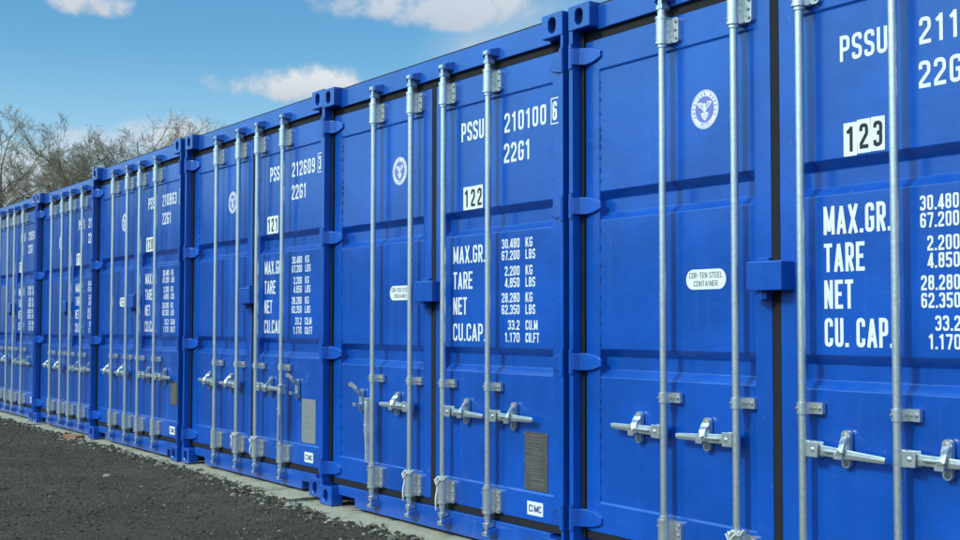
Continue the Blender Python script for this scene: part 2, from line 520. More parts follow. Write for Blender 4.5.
def b_casting(sx, top, rear=False):
    def fn(mb):
        z0, z1 = (2.473, 2.588) if top else (0.0, 0.115)
        d = 0.178 if (top or rear) else 0.080
        w = 0.160
        y0, y1 = (0.0, d) if not rear else (LEN - d, LEN)
        xa, xb = (-HW, -HW + w) if sx < 0 else (HW - w, HW)
        # front face with the oval lashing hole cut through it
        cx, cz = (xa + xb) / 2, (z0 + z1) / 2
        n = 28
        hole = []
        for i in range(n):
            t = 2 * math.pi * i / n + math.pi / 4
            c, s_ = math.cos(t), math.sin(t)
            hole.append((cx + 0.0300 * c, cz + 0.0300 * s_ * 0.9 + (0.011 if s_ > 0 else -0.011)))
        outer = []
        for i in range(n):
            t = 2 * math.pi * i / n + math.pi / 4
            c, s_ = math.cos(t), math.sin(t)
            m = max(abs(c), abs(s_))
            outer.append((cx + c / m * (xb - xa) / 2, cz + s_ / m * (z1 - z0) / 2))
        yf, yb = (y0, y1) if not rear else (y1, y0)
        sg = 1 if not rear else -1
        vs = [(x, yf, z) for x, z in outer] + [(x, yf, z) for x, z in hole] + [(x, yf + sg * 0.035, z) for x, z in hole] + [(x, yb, z) for x, z in outer]
        fs = []
        for i in range(n):
            j = (i + 1) % n
            fs.append((i, j, n + j, n + i))
            fs.append((n + i, n + j, 2 * n + j, 2 * n + i))
            fs.append((j, i, 3 * n + i, 3 * n + j))
        fs.append(tuple(range(3 * n, 4 * n)))
        mb.add(vs, fs, 0)
        mb.add([(x, yf + sg * 0.034, z) for x, z in hole], [tuple(range(n))], 1)
    return fn


def b_post(sx):
    def fn(mb):
        z0, z1 = 0.112, 2.476
        a, b = (-HW, -HW + 0.029) if sx < 0 else (HW - 0.017, HW)
        mb.box(a, b, 0.004, 0.165, z0, z1)
        c, d = (-HW + 0.0285, -HW + 0.105) if sx < 0 else (HW - 0.105, HW - 0.0165)
        mb.box(c, d, 0.088, 0.165, z0, z1)
    return fn


def b_header(mb):
    mb.box(-HW + 0.155, HW - 0.155, 0.052, 0.165, 2.462, 2.574)
    mb.box(-HW + 0.1, HW - 0.1, 0.085, 0.165, 2.40, 2.463)


def b_sill(mb):
    a = HW - 0.158
    n1 = a - 0.210
    mb.prism([(-n1, 0.012), (n1, 0.012), (n1, 0.068), (a, 0.068), (a, 0.127), (-a, 0.127), (-a, 0.068), (-n1, 0.068)], 0.050, 0.165)


def b_roofedge(mb):
    mb.box(-HW + 0.15, HW - 0.15, 0.058, 0.20, 2.5745, 2.5825)


def b_roof(mb):
    n = 40
    vs, fs = [], []
    ys = [0.17 + (LEN - 0.34) * i / (n * 4) for i in range(n * 4 + 1)]
    for i, y in enumerate(ys):
        z = 2.575 + (0.0, 0.0, 0.012, 0.012)[i % 4] * (1 if 3 < i < n * 4 - 3 else 0)
        vs += [(-HW + 0.03, y, z), (HW - 0.03, y, z)]
    for i in range(len(ys) - 1):
        fs.append((2 * i, 2 * i + 1, 2 * i + 3, 2 * i + 2))
    mb.add(vs, fs)
    for s_ in (-1, 1):
        mb.box(min(s_ * HW, s_ * (HW - 0.06)), max(s_ * HW, s_ * (HW - 0.06)), 0.178, LEN - 0.178, 2.50, 2.572)


def b_side(sx):
    def fn(mb):
        vs, fs = [], []
        n = 84
        for i in range(n + 1):
            y = 0.165 + (LEN - 0.33) * i / n
            d = (0.0, 0.0, 0.034, 0.034)[i % 4]
            x = sx * (HW - 0.012 - d)
            vs += [(x, y, 0.16), (x, y, 2.502)]
        for i in range(n):
            fs.append((2 * i, 2 * i + 2, 2 * i + 3, 2 * i + 1))
        mb.add(vs, fs)
        mb.box(min(sx * HW, sx * (HW - 0.05)), max(sx * HW, sx * (HW - 0.05)), 0.090, LEN - 0.178, 0.012, 0.110)
    return fn


def b_end(mb):
    mb.box(-HW + 0.03, HW - 0.03, LEN - 0.12, LEN - 0.02, 0.02, 2.57)


def b_floor(mb):
    mb.box(-HW + 0.05, HW - 0.05, 0.166, LEN - 0.13, 0.10, 0.17)


# door leaf: a pressed panel with two wide horizontal recesses
PROFILE = [(0.166, 0.0), (0.296, 0.0), (0.304, 0.006), (0.868, 0.006), (0.902, 0.040), (0.960, 0.040), (0.996, 0.006),
           (1.583, 0.006), (1.617, 0.040), (1.680, 0.040), (1.716, 0.006), (2.272, 0.006), (2.279, 0.0), (2.419, 0.0)]


def b_door(sx):
    def fn(mb):
        if sx < 0:
            x0, xr0, xr1, x1 = 0.038 - C0, 0.137 - C0, 1.109 - C0, 1.196 - C0
        else:
            x0, xr0, xr1, x1 = 1.242 - C0, 1.329 - C0, 2.293 - C0, 2.400 - C0
        P = PROFILE
        vs, fs = [], []
        for z, d in P:
            vs += [(x0, DOOR, z), (xr0, DOOR, z), (xr0 + min(d, .012) * .5, DOOR + d, z), (xr1 - min(d, .012) * .5, DOOR + d, z), (xr1, DOOR, z), (x1, DOOR, z)]
        n = len(P)
        for i in range(n - 1):
            a, b = 6 * i, 6 * (i + 1)
            for j in (0, 2, 4):
                fs.append((a + j, a + j + 1, b + j + 1, b + j))
            for j in (1, 3):
                da, db = P[i][1], P[i + 1][1]
                if da > 0 and db > 0:
                    fs.append((a + j, a + j + 1, b + j + 1, b + j))
                elif da > 0:
                    fs.append((a + j, a + j + 1, b + (j if j == 1 else j + 1)))
                elif db > 0:
                    fs.append(((a + j + 1) if j == 3 else a + j, b + j + 1, b + j))
        # outer edge, returned backwards
        e = 0.045
        m = len(vs)
        vs += [(x0, DOOR + e, P[0][0]), (x1, DOOR + e, P[0][0]), (x1, DOOR + e, P[-1][0]), (x0, DOOR + e, P[-1][0])]
        t = 6 * (n - 1)
        fs += [(m, m + 1, 5, 0), (t, t + 5, m + 2, m + 3)]
        fs.append(tuple([m] + [6 * i for i in range(n)] + [m + 3]))
        fs.append(tuple([m + 1, m + 2] + [6 * i + 5 for i in range(n - 1, -1, -1)]))
        mb.add(vs, fs)
        # weld bead down the hinge side of the panel
        xs = xr0 if sx < 0 else xr1
        rng = random.Random(5)
        z = 0.31
        while z < 2.26:
            l = rng.uniform(0.012, 0.03)
            if not (0.86 < z < 1.0 or 1.575 < z < 1.72):
                mb.box(xs - 0.003, xs + 0.003, DOOR - 0.0012, DOOR + 0.005, z, z + l)
            z += l + rng.uniform(0.01, 0.06)
    return fn


def b_gasket_side(sx):
    def fn(mb):
        a, b = (-HW + 0.030, -1.1795) if sx < 0 else (1.1825, HW - 0.018)
        mb.box(a, b, 0.054, 0.095, 0.13, 2.458)
        mb.box(*((a + .004, -0.018) if sx < 0 else (0.018, b - .004)), 0.070, 0.098, 2.4205, 2.461)
        mb.box(*((a + .004, -0.018) if sx < 0 else (0.018, b - .004)), 0.070, 0.098, 0.128, 0.1645)
    return fn


def b_gasket_mid(mb):
    mb.box(-0.0212, 0.0212, 0.067, 0.10, 0.1285, 2.4605)


HZ = [0.222, 0.935, 1.655, 2.352]


def b_hinge(sx):
    def fn(mb):
        s_ = sx
        # tapered strap from the pin in the post lug to the face of the door
        def P(X, y, z):
            return (s_ * (HW - X), y, z)
        secs = [(0.008, -0.002, 0.036, -0.036), (0.034, 0.000, 0.038, -0.038), (0.050, 0.030, 0.040, -0.040), (0.072, 0.048, 0.039, -0.040), (0.125, 0.052, 0.030, -0.033), (0.168, 0.056, 0.012, -0.018)]
        vs, fs = [], []
        for X, y, zt, zb in secs:
            vs += [P(X, 0.0705, zb), P(X, y, zb), P(X, y, zt), P(X, 0.0705, zt)]
        fs = [(0, 1, 2, 3)]
        e = 4 * (len(secs) - 1)
        fs.append((e + 3, e + 2, e + 1, e))
        for o in range(len(secs) - 1):
            for i in range(4):
                j = (i + 1) % 4
                fs.append((4 * o + j, 4 * o + i, 4 * o + 4 + i, 4 * o + 4 + j))
        mb.add(vs, fs)
    return fn


def b_pin(mb):
    mb.tube([(0, 0, -0.056), (0, 0, 0.056)], 0.013, 12)
    mb.tube([(0, 0, 0.056), (0, 0, 0.062)], 0.009, 10)


def b_rod(mb):
    mb.tube([(0, ROD_Y, 0.112), (0, ROD_Y, 2.448)], ROD_R, 20)
    for z in (0.300, 2.290):
        mb.tube([(0, ROD_Y, z - 0.006), (0, ROD_Y, z + 0.006)], 0.0215, 20)
    for z in (0.150, 2.428):
        mb.tube([(0, ROD_Y, z - 0.012), (0, ROD_Y, z + 0.012)], 0.0195, 20)


def b_cam(top):
    def fn(mb):
        s_ = 1 if top else -1
        z = 2.446 if top else 0.116

        def q(dz0, dz1):
            return (z + s_ * dz0, z + s_ * dz1) if s_ > 0 else (z + s_ * dz1, z + s_ * dz0)
        mb.box(-0.019, 0.019, ROD_Y - 0.017, ROD_Y + 0.03, *q(0.0, 0.020))
        mb.box(-0.012, 0.012, ROD_Y - 0.014, ROD_Y + 0.024, *q(0.0195, 0.050))
        mb.box(-0.021, 0.017, ROD_Y - 0.020, ROD_Y + 0.012, *q(0.045, 0.066))
    return fn


def b_keeper(top):
    def fn(mb):
        z0, z1 = (2.476, 2.526) if top else (0.050, 0.096)
        for s_ in (-1, 1):
            a = [(s_ * 0.020, 0.053, z0), (s_ * 0.052, 0.053, z0), (s_ * 0.052, 0.053, z1), (s_ * 0.020, 0.053, z1)]
            b = [(s_ * 0.020, 0.000, z0 + .010), (s_ * 0.036, 0.004, z0 + .010), (s_ * 0.036, 0.004, z1 - .012), (s_ * 0.020, 0.000, z1 - .012)]
            mb.hexa(a, b)
        mb.box(-0.021, 0.021, 0.040, 0.053, z0 + .004, z1 - .004)
    return fn


def bolt(mb, x, y, z, r=0.007, mi=1):
    mb.tube([(x, y + 0.004, z), (x, y - 0.003, z), (x, y - 0.0055, z)], [r, r, r * 0.6], 8, mi, True, False)


def b_guide(top):
    def fn(mb):
        z0, z1 = (2.300, 2.412) if top else (0.166, 0.290)
        n = 22
        # sleeve wrapped round the rod: a U section open towards the door
        out = []
        for i in range(n + 1):
            t = math.pi + math.pi * i / n
            out.append((0.0265 * math.cos(t), ROD_Y + 0.0265 * math.sin(t)))
        out = [(-0.0265, DOOR - 0.002)] + out + [(0.0265, DOOR - 0.002)]
        m = len(out)
        vs = [(x, y, z0) for x, y in out] + [(x, y, z1) for x, y in out]
        fs = [(i, i + 1, m + i + 1, m + i) for i in range(m - 1)]
        mb.add(vs, fs, 0, True)
        mb.add([(x, y, z0) for x, y in out], [tuple(range(m - 1, -1, -1))])
        mb.add([(x, y, z1) for x, y in out], [tuple(range(m))])
        for z in (z0 + .003, z1 - .003):
            mb.tube([(0, ROD_Y, z - 0.006), (0, ROD_Y, z + 0.006)], 0.0290, 22)
        # flange bolted to the door
        mb.prism(rrect(0.0262, 0.068, z0 + 0.002, z1 - 0.004, 0.014), 0.048, DOOR + 0.001)
        mb.prism(rrect(0.031, 0.043, (z0 + z1) / 2 - 0.03, (z0 + z1) / 2 + 0.03, 0.007), 0.0465, 0.050)
        for i, z in enumerate((z0 + 0.02, (z0 + z1) / 2, z1 - 0.022)):
            bolt(mb, 0.055 if i != 1 else 0.051, 0.047, z, 0.0075)
        for z in (z0 + 0.022, z1 - 0.024):
            bolt(mb, -0.016, ROD_Y - 0.021, z, 0.0045)
    return fn


def b_bracket(mb):
    z0, z1 = 0.779, 0.821
    n = 16
    out = [(-0.0215, DOOR - 0.004)]
    for i in range(n + 1):
        t = math.pi + math.pi * i / n
        out.append((0.0215 * math.cos(t), ROD_Y + 0.0215 * math.sin(t)))
    out += [(0.0215, 0.050), (0.066, 0.050), (0.066, DOOR + .001), (0.0215, DOOR + .001)]
    m = len(out)
    vs = [(x, y, z0) for x, y in out] + [(x, y, z1) for x, y in out]
    fs = [(i, i + 1, m + i + 1, m + i) for i in range(m - 1)]
    mb.add(vs, fs)
    mb.add([(x, y, z1) for x, y in out], [tuple(range(m))])
    mb.add([(x, y, z0) for x, y in out], [tuple(range(m - 1, -1, -1))])
    bolt(mb, 0.052, 0.049, 0.80, 0.008)
    bolt(mb, 0.032, 0.049, 0.80, 0.005)
    bolt(mb, -0.008, ROD_Y - 0.022, 0.80, 0.005)


def b_handle(d):
    """closed handle lying flat, d = direction it points"""
    def fn(mb):
        z = 0.654
        def bx(x0, x1, *r):
            mb.box(min(d * x0, d * x1), max(d * x0, d * x1), r[0] + 0.014, r[1] + 0.014, *r[2:])
        bx(0.008, 0.030, 0.004, 0.036, z - .030, z + .030)
        bx(0.024, 0.074, -0.004, 0.002, z - .028, z + .028)
        bx(0.024, 0.074, 0.028, 0.034, z - .028, z + .028)
        bolt(mb, d * 0.052, 0.010, z, 0.009)
        secs = [(0.034, 0.0195, 0.010), (0.11, 0.0185, 0.008), (0.155, 0.018, 0.005), (0.20, 0.0170, 0.005), (0.24, 0.0150, 0.008), (0.345, 0.0120, 0.010), (0.362, 0.0095, 0.011)]
        vs, fs = [], []
        for x, h, y in secs:
            y += 0.020
            zz = z - (x - 0.034) * 0.022 * (1 if d > 0 else 0.2)
            vs += [(d * x, y - 0.005, zz - h), (d * x, y - 0.0065, zz), (d * x, y - 0.005, zz + h), (d * x, y + 0.006, zz + h), (d * x, y + 0.006, zz - h)]
        for i in range(len(secs) - 1):
            for j in range(5):
                kx = (j + 1) % 5
                fs.append((5 * i + j, 5 * i + kx, 5 * i + 5 + kx, 5 * i + 5 + j))
        fs += [(0, 4, 3, 2, 1), tuple(5 * (len(secs) - 1) + j for j in range(5))]
        mb.add(vs, fs)
        # raised rib along the grip
        mb.box(min(d * .10, d * .17), max(d * .10, d * .17), 0.011, 0.020, z - .004, z + .004)
    return fn


def b_handle_down(d):
    """released handle hanging beside the rod"""
    def fn(mb):
        z = 0.654
        mb.box(min(d * .006, d * .052), max(d * .006, d * .052), -0.012, 0.034, z - .030, z + .030)
        bolt(mb, d * 0.030, -0.012, z, 0.009)
        secs = [(z - 0.005, 0.026, 0.016), (z - 0.11, 0.030, 0.017), (z - 0.165, 0.030, 0.020), (z - 0.19, 0.026, 0.015), (z - 0.23, 0.024, 0.009), (z - 0.345, 0.021, 0.008)]
        vs, fs = [], []
        for zz, x, h in secs:
            vs += [(d * x - h, -0.014, zz), (d * x, -0.019, zz), (d * x + h, -0.014, zz), (d * x + h, 0.004, zz), (d * x - h, 0.004, zz)]
        for i in range(len(secs) - 1):
            for j in range(5):
                kx = (j + 1) % 5
                fs.append((5 * i + j, 5 * i + kx, 5 * i + 5 + kx, 5 * i + 5 + j))
        fs += [(4, 3, 2, 1, 0), tuple(5 * (len(secs) - 1) + j for j in range(5))]
        mb.add(vs, fs)
        bolt(mb, d * 0.029, -0.017, z - 0.13, 0.006)
    return fn


def b_catch(d, opened):
    def fn(mb):
        zc = 0.661
        mb.prism(rrect(-0.0195, 0.0195, zc - 0.068, zc + 0.068, 0.019), 0.050, DOOR + 0.001)
        bolt(mb, 0, 0.049, zc + 0.048, 0.011)
        bolt(mb, 0, 0.049, zc - 0.050, 0.010)
        mb.box(-0.016, 0.016, 0.014, 0.051, zc - 0.034, zc - 0.022)     # shelf under the handle
        mb.box(-0.018, 0.018, 0.006, 0.0145, zc - 0.034, zc - 0.014)
        if not opened:
            # hasp folded over the handle
            pts = [(0.000, 0.048, zc + 0.046), (0.004, 0.036, zc + 0.032), (0.016, 0.014, zc + 0.018), (0.020 - 0.006 * d, 0.006, zc - 0.004), (0.012 - 0.014 * d, 0.012, zc - 0.022)]
            hw = [0.015, 0.016, 0.013, 0.011, 0.010]
        else:
            pts = [(0.002, 0.045, zc + 0.030), (0.004, 0.026, zc + 0.046), (0.002, 0.014, zc + 0.068), (-0.014, 0.008, zc + 0.086), (-0.040, 0.004, zc + 0.094), (-0.060, 0.003, zc + 0.090)]
            hw = [0.014, 0.014, 0.011, 0.012, 0.014, 0.008]
        vs, fs = [], []
        for i, (p, h) in enumerate(zip(pts, hw)):
            p = Vector(p)
            a = Vector(pts[max(0, i - 1)])
            c = Vector(pts[min(len(pts) - 1, i + 1)])
            t = (c - a).normalized()
            sd = Vector((1, 0, 0.35 * d)) if not opened else (Vector((1, 0, 0)) if i < 2 else Vector((0.45, 0, 1)))
            sd = (sd - t * sd.dot(t)).normalized()
            nn = t.cross(sd).normalized() * 0.004
            vs += [p - sd * h - nn, p + sd * h - nn, p + sd * h + nn, p - sd * h + nn]
        for i in range(len(pts) - 1):
            for j in range(4):
                kx = (j + 1) % 4
                fs.append((4 * i + j, 4 * i + kx, 4 * i + 4 + kx, 4 * i + 4 + j))
        e = 4 * (len(pts) - 1)
        fs += [(3, 2, 1, 0), (e, e + 1, e + 2, e + 3)]
        mb.add(vs, fs)
    return fn


def b_lockbox(mb):
    x0, x1, z0, z1 = 1.129 - C0, 1.310 - C0, 1.238, 1.348
    # open-bottomed steel box: front, two sides, top
    t = 0.006
    mb.box(x0, x1, -0.004, -0.004 + t, z0, z1)
    mb.box(x0, x0 + t, 0.0022, DOOR + .002, z0, z1)
    mb.box(x1 - t, x1, 0.0022, DOOR + .002, z0, z1)
    mb.box(x0 + t, x1 - t, 0.0022, DOOR + .002, z1 - t, z1)


def b_staple(mb):
    # back plate on the left leaf with its raised lip and the tongue below
    mb.box(-0.088, -0.012, 0.050, DOOR + .001, 1.225, 1.341)
    mb.box(-0.088, -0.018, 0.044, DOOR + .001, 1.3485, 1.366)
    mb.box(-0.070, -0.012, 0.020, 0.050, 1.205, 1.232)
    mb.box(-0.052, -0.024, 0.014, 0.034, 1.200, 1.2395)


TY = DOOR + 0.006 - 0.0012    # lettering lies 1 mm on the panel


def b_line(*args, **kw):
    def fn(mb):
        text(mb, *args, **kw)
    return fn


FIG = ['30.480', '67.200', '2.200', '4.850', '28.280', '62.350', '33.2', '1.170']
FZ = [1.497, 1.438, 1.359, 1.300, 1.225, 1.165, 1.088, 1.026]


def letter_lines(spec):
    """every line of white lettering on the right door: (text, x, z, height, width, keywords)"""
    big = spec.get('big')
    out = []
    hh, x = (0.105 if big else 0.092), spec['wx']
    for t, z, w in zip(('MAX.GR.', 'TARE', 'NET', 'CU. CAP.' if big else 'CU.CAP.'), (1.438, 1.301, 1.166, 1.027), (0.304, 0.187, 0.134, 0.308)):
        out.append((t, x, z, hh, w, 0.140 if big else 0.135, {}))
    fx, fh, ux = (2.030, 0.051, 2.078) if big else (2.014, 0.048, 2.064)
    for t, z in zip(FIG, FZ):
        out.append((t, fx, z, fh, 0.0273 * sum(0.62 if c == '.' else 1 for c in t), 0.16, dict(align='r')))
    for t, z in zip(['KG', 'LBS'] * 3 + ['CU.M', 'CU.FT'], FZ):
        out.append((t, ux, z, 0.048, {'KG': 0.058, 'LBS': 0.080, 'CU.M': 0.100, 'CU.FT': 0.112}[t], 0.16, {}))
    h = spec['ph']
    out.append(('PSSU', spec['px'], spec['pz'], h, 0.212, 0.15, {}))
    out.append((spec['num'], spec['nx'], spec['pz'], h * 0.98, 0.350, 0.15, dict(gap=0.36)))
    out.append(('22G1', spec['nx'] - 0.004, spec['gz'], h * 0.98, 0.222, 0.15, dict(gap=0.30)))
    return out


def b_check(x, z, dig):
    def fn(mb):
        x0, x1, z0, z1 = x - C0, x + 0.060 - C0, z - 0.010, z + 0.118
        t = 0.006
        for i, (a, b, c, d) in enumerate(((x0, x1, z1 - t, z1), (x0, x1, z0, z0 + t), (x0, x0 + t, z0 + t, z1 - t))):
            mb.flat([(a, c), (b, c), (b, d), (a, d)], DOOR - 0.0012)
        text(mb, dig, x0 + 0.014, z0 + 0.018, 0.092, 0.034, DOOR - 0.0012, 0.15)
    return fn


def b_digit(ch, dz, tilt):
    def fn(mb):
        c, s_ = math.cos(tilt), math.sin(tilt)
        def tf(q):
            return (q[0] * c - q[1] * s_, q[0] * s_ + q[1] * c + dz)
        mb.flat([tf(q) for q in rrect(-0.0305, 0.0305, -0.061, 0.061, 0.003, 2)], 0, 0)
        text(mb, ch, -0.0195, -0.0455, 0.091, 0.039, -0.0006, 0.155, 1, tf2=tf)
    return fn


def b_emblem(mb):
    r = 0.081
    mb.flat(circle(0, 0, r, 56), 0, 0)
    mb.add([(x, -0.0004, z) for x, z in circle(0, 0, r * .95, 56)] + [(x, -0.0004, z) for x, z in circle(0, 0, r * .925, 56)],
           [(i, (i + 1) % 56, 56 + (i + 1) % 56, 56 + i) for i in range(56)], 1)
    mb.flat(circle(0, 0, r * .68, 48), -0.0004, 1)
    # ring lettering
    def ring(s_, a0, a1, flip):
        n = len(s_)
        for i, ch in enumerate(s_):
            a = R(a0 + (a1 - a0) * i / (n - 1))
            rr = r * .79

            def tf(q, a=a):
                x, z = q
                if flip:
                    return ((rr - z) * math.cos(a) - x * math.sin(a) * -1 * -1 * -1, (rr - z) * math.sin(a) + x * -math.cos(a) * -1)
                return ((rr + z) * math.cos(a) + x * math.sin(a), (rr + z) * math.sin(a) - x * math.cos(a))
            text(mb, ch, -0.004, -0.0060, 0.0125, 0.0078, -0.0004, 0.20, 1, tf2=tf)
    ring('AMERICAN BUREAU', 205, -25, False)
    ring('OF SHIPPING', 222, 318, True)
    # bird with raised wings over a small shield
    k_ = r * .68
    def pl_(pts, y, mi):
        mb.flat([(x * k_, z * k_) for x, z in pts], y, mi)
    pl_([(-.04, -.10), (-.30, .05), (-.52, .18), (-.78, .42), (-.70, .58), (-.50, .52), (-.36, .60), (-.22, .44), (-.08, .22)], -0.0008, 0)
    pl_([(.04, -.12), (.08, .22), (.24, .46), (.36, .62), (.50, .54), (.68, .60), (.76, .44), (.52, .20), (.30, .05)], -0.0008, 0)
    pl_([(-.16, -.14), (0, -.30), (.16, -.14), (.12, .22), (.08, .42), (-.04, .50), (-.16, .42), (-.08, .30), (-.12, .1)], -0.0009, 0)
    pl_([(-.40, -.28), (-.24, -.62), (.02, -.86), (.26, -.66), (.42, -.30), (.18, -.22), (0, -.32), (-.2, -.22)], -0.0010, 0)
    for a, b in (((-.6, .44), (-.2, .12)), ((-.4, .46), (-.12, .14)), ((.58, .46), (.2, .12)), ((.4, .5), (.14, .16)), ((-.24, -.44), (.26, -.46)), ((-.14, -.62), (.14, -.64))):
        ribbon(mb, [Vector(a), Vector(b)], 0.025, -0.0014, lambda p: (p.x * k_, p.y * k_), 1)


def b_oval(mb):
    mb.flat(rrect(-0.117, 0.117, -0.0415, 0.0415, 0.0405, 10), 0, 0)
    text(mb, 'COR-TEN STEEL', -0.098, 0.0055, 0.0235, 0.196, -0.0006, 0.13, 1)
    text(mb, 'CONTAINER', -0.070, -0.0285, 0.0225, 0.140, -0.0006, 0.13, 1)


def b_plate(x0, x1, z0, z1, seed):
    def fn(mb):
        mb.prism(rrect(x0, x1, z0, z1, 0.006, 3), -0.0015, 0.0005, 0)
        rng = random.Random(seed)
        z = z1 - 0.018
        w = x1 - x0
        while z > z0 + 0.014:
            hgt = rng.choice((0.0035, 0.0035, 0.005))
            x = x0 + 0.014 + (rng.random() < .3) * w * .2
            xe = x1 - 0.014 - rng.random() * w * .3
            while x < xe:
                l = rng.uniform(0.006, 0.03)
                mb.box(x, min(x + l, xe), -0.0022, -0.001, z, z + hgt, 1)
                x += l + 0.006
            z -= hgt + rng.uniform(0.006, 0.013)
        for x in (x0 + .008, x1 - .008):
            for zz in (z0 + .008, (z0 + z1) / 2, z1 - .008):
                mb.tube([(x, 0, zz), (x, -0.004, zz)], 0.0035, 8, 2)
    return fn


def b_maker(mb):
    mb.flat(rrect(-0.064, 0.064, -0.033, 0.033, 0.004, 3), 0, 0)
    # rounded C ring, then the remaining letters
    text(mb, 'C', -0.050, -0.017, 0.033, 0.030, -0.0006, 0.20, 1)
    text(mb, 'IMC', -0.017, -0.017, 0.033, 0.068, -0.0006, 0.20, 1, gap=0.14)


def b_cord(pts, r=0.0028):
    def fn(mb):
        mb.tube(pts, r, 6)
    return fn


GROUP = 'blue shipping containers in a row'
PITCH = 2.505
# offsets measured from the photograph: along the row, depth, turn, height
POSE = {0: (0, 0, 0, 0), -1: (.0191, -.0358, .0155, -.0083), -2: (.0087, -.0299, .0049, .0143), -3: (-.0084, -.0501, -.0018, .0101),
        -4: (-.0072, .0379, -.0027, -.0098), -5: (.0024, .0441, -.0023, .0001)}
SLAB_TOP = {}


def make_container(i, label, spec):
    dx, dy, q, dz = POSE[i]
    root = bpy.data.objects.new('shipping_container', None)
    COL.objects.link(root)
    root.empty_display_size = 0.3
    root.location = (i * PITCH + C0 + dx, dy, dz)
    root.rotation_euler = (0, 0, q)
    SLAB_TOP[i] = dz
    tag(root, label, 'shipping container', GROUP)
    for sx in (-1, 1):
        for top in (0, 1):
            part('corner_casting', ('cast', sx, top), b_casting(sx, top), [M_BLUE, M_HOLE], root, 0.006, 3)
            part('corner_casting', ('castr', sx, top), b_casting(sx, top, True), [M_BLUE, M_HOLE], root, 0.006, 2)
        part('corner_post', ('post', sx), b_post(sx), [M_BLUE], root, 0.003)
        part('side_wall', ('side', sx), b_side(sx), [M_BLUE], root)
    part('header_beam', 'header', b_header, [M_BLUE], root, 0.004)
    part('sill_beam', 'sill', b_sill, [M_BLUE2], root, 0.004)
    part('roof_edge', 'redge', b_roofedge, [M_EDGE], root)
    part('roof', 'roof', b_roof, [M_BLUE], root)
    part('end_wall', 'end', b_end, [M_BLUE], root)
    part('cross_member', 'cross', lambda mb: mb.box(-HW + 0.062, HW - 0.062, 0.170, 0.20, 0.006, 0.098), [M_BLUE], root)
    part('floor', 'floor', b_floor, [M_WOOD], root)
    doors = {}
    for sx in (-1, 1):
        d = part('door', ('door', sx), b_door(sx), [M_BLUE], root, 0.0025, 2)
        doors[sx] = d
        part('gasket', ('gside', sx), b_gasket_side(sx), [M_RUB], d, 0.002)
        for z in HZ:
            h = part('hinge', ('hinge', sx), b_hinge(sx), [M_BLUE], d, 0.0035, 2, (0, 0, z))
            part('hinge_pin', 'pin', b_pin, [M_BLUE], root, 0.0, 2, (sx * (HW - (0.018 if sx < 0 else 0.010)), 0.006 if sx > 0 else 0.004, z))
    part('gasket', 'gmid', b_gasket_mid, [M_RUB], doors[-1], 0.003)
    part('lock_box', 'lbox', b_lockbox, [M_BLUE], doors[1], 0.003)
    part('lock_staple', 'lstap', b_staple, [M_BLUE], doors[-1], 0.002)
    for n, x in enumerate(RODS):
        d = -1 if n < 2 else 1
        rod = part('locking_bar', 'rod', b_rod, [M_GALV], root, 0.0, 2, (x, 0, 0))
        op = n in spec.get('open', ())
        if op:
            part('handle', ('hdown', spec['open'][n]), b_handle_down(spec['open'][n]), [M_GALV, M_BOLT], rod, 0.0025)
        else:
            hd = part('handle', ('hand', d), b_handle(d), [M_GALV, M_BOLT], rod, 0.0025)
            a_ = R(random.Random(i * 31 + n).uniform(-1.6, 1.6))      # a little play in each handle
            hd.rotation_euler = (0, a_, 0)
            hd.location = (-0.654 * math.sin(a_), 0, 0.654 * (1 - math.cos(a_)))
        for top in (0, 1):
            part('cam', ('cam', top), b_cam(top), [M_GALV], rod, 0.003)
            part('cam_keeper', ('keep', top), b_keeper(top), [M_BLUE], root, 0.003, 2, (x, 0, 0))
            part('bar_guide', ('guide', top), b_guide(top), [M_GALV, M_BOLT], doors[d], 0.0, 2, (x, 0, 0))
        part('bar_bracket', 'brack', b_bracket, [M_GALV, M_BOLT], doors[d], 0.0, 2, (x, 0, 0))
        part('handle_catch', ('catch', d, op), b_catch(d, op), [M_GALV, M_BOLT], doors[d], 0.0, 2, (x + d * 0.187 - 0.016, 0, 0))
    rd, ld = doors[1], doors[-1]
    big = spec.get('big')
    for (t, lx, lz, lh, lw, sw, kw) in letter_lines(spec):
        part('lettering', ('line', t, lx, lz, lh), b_line(t, lx - C0, lz, lh, lw, TY, sw, **kw), [M_LET], rd)
    part('check_digit', ('chk', i), b_check(spec['cx'], spec['pz'], spec['chk']), [M_LET], rd)
    rng = random.Random(40 + i)
    for j, ch in enumerate(spec['bay']):
        o = part('digit_sticker', ('dig', i, j), b_digit(ch, (-0.002, 0.003, 0.004)[j] if i == 0 else rng.uniform(-.002, .002), rng.uniform(-.012, .012)), [M_WHITE, M_INK], rd, 0, 2,
                 (spec['bx'] + 0.0325 + 0.0618 * j - C0, TY - 0.0003 * (j + 1), 1.781))
    if spec.get('emblem', True):
        part('emblem_sticker', 'embl', b_emblem, [M_WHITE, M_LAV], ld, 0, 2, (spec.get('ex', 0.826) - C0, TY, spec.get('ez', 1.996)))
    if spec.get('oval'):
        part('oval_sticker', 'oval', b_oval, [M_WHITE, M_INKG], ld, 0, 2, (spec['oval'] - C0, TY, 1.2935))
    if spec.get('plate'):
        a, m_ = spec['plate']
        o = part('data_plate', ('plate', i), b_plate(*a, 7 + i), [m_, spec['platetext'], M_BOLT], rd, 0, 2, (0, TY, 0))
        o['label'] = spec['platelabel']
    if spec.get('maker', True):
        part('maker_sticker', 'maker', b_maker, [M_WHITE, M_LOGO], rd, 0, 2, (2.150 - C0, DOOR - 0.0012, 0.224))
    return root


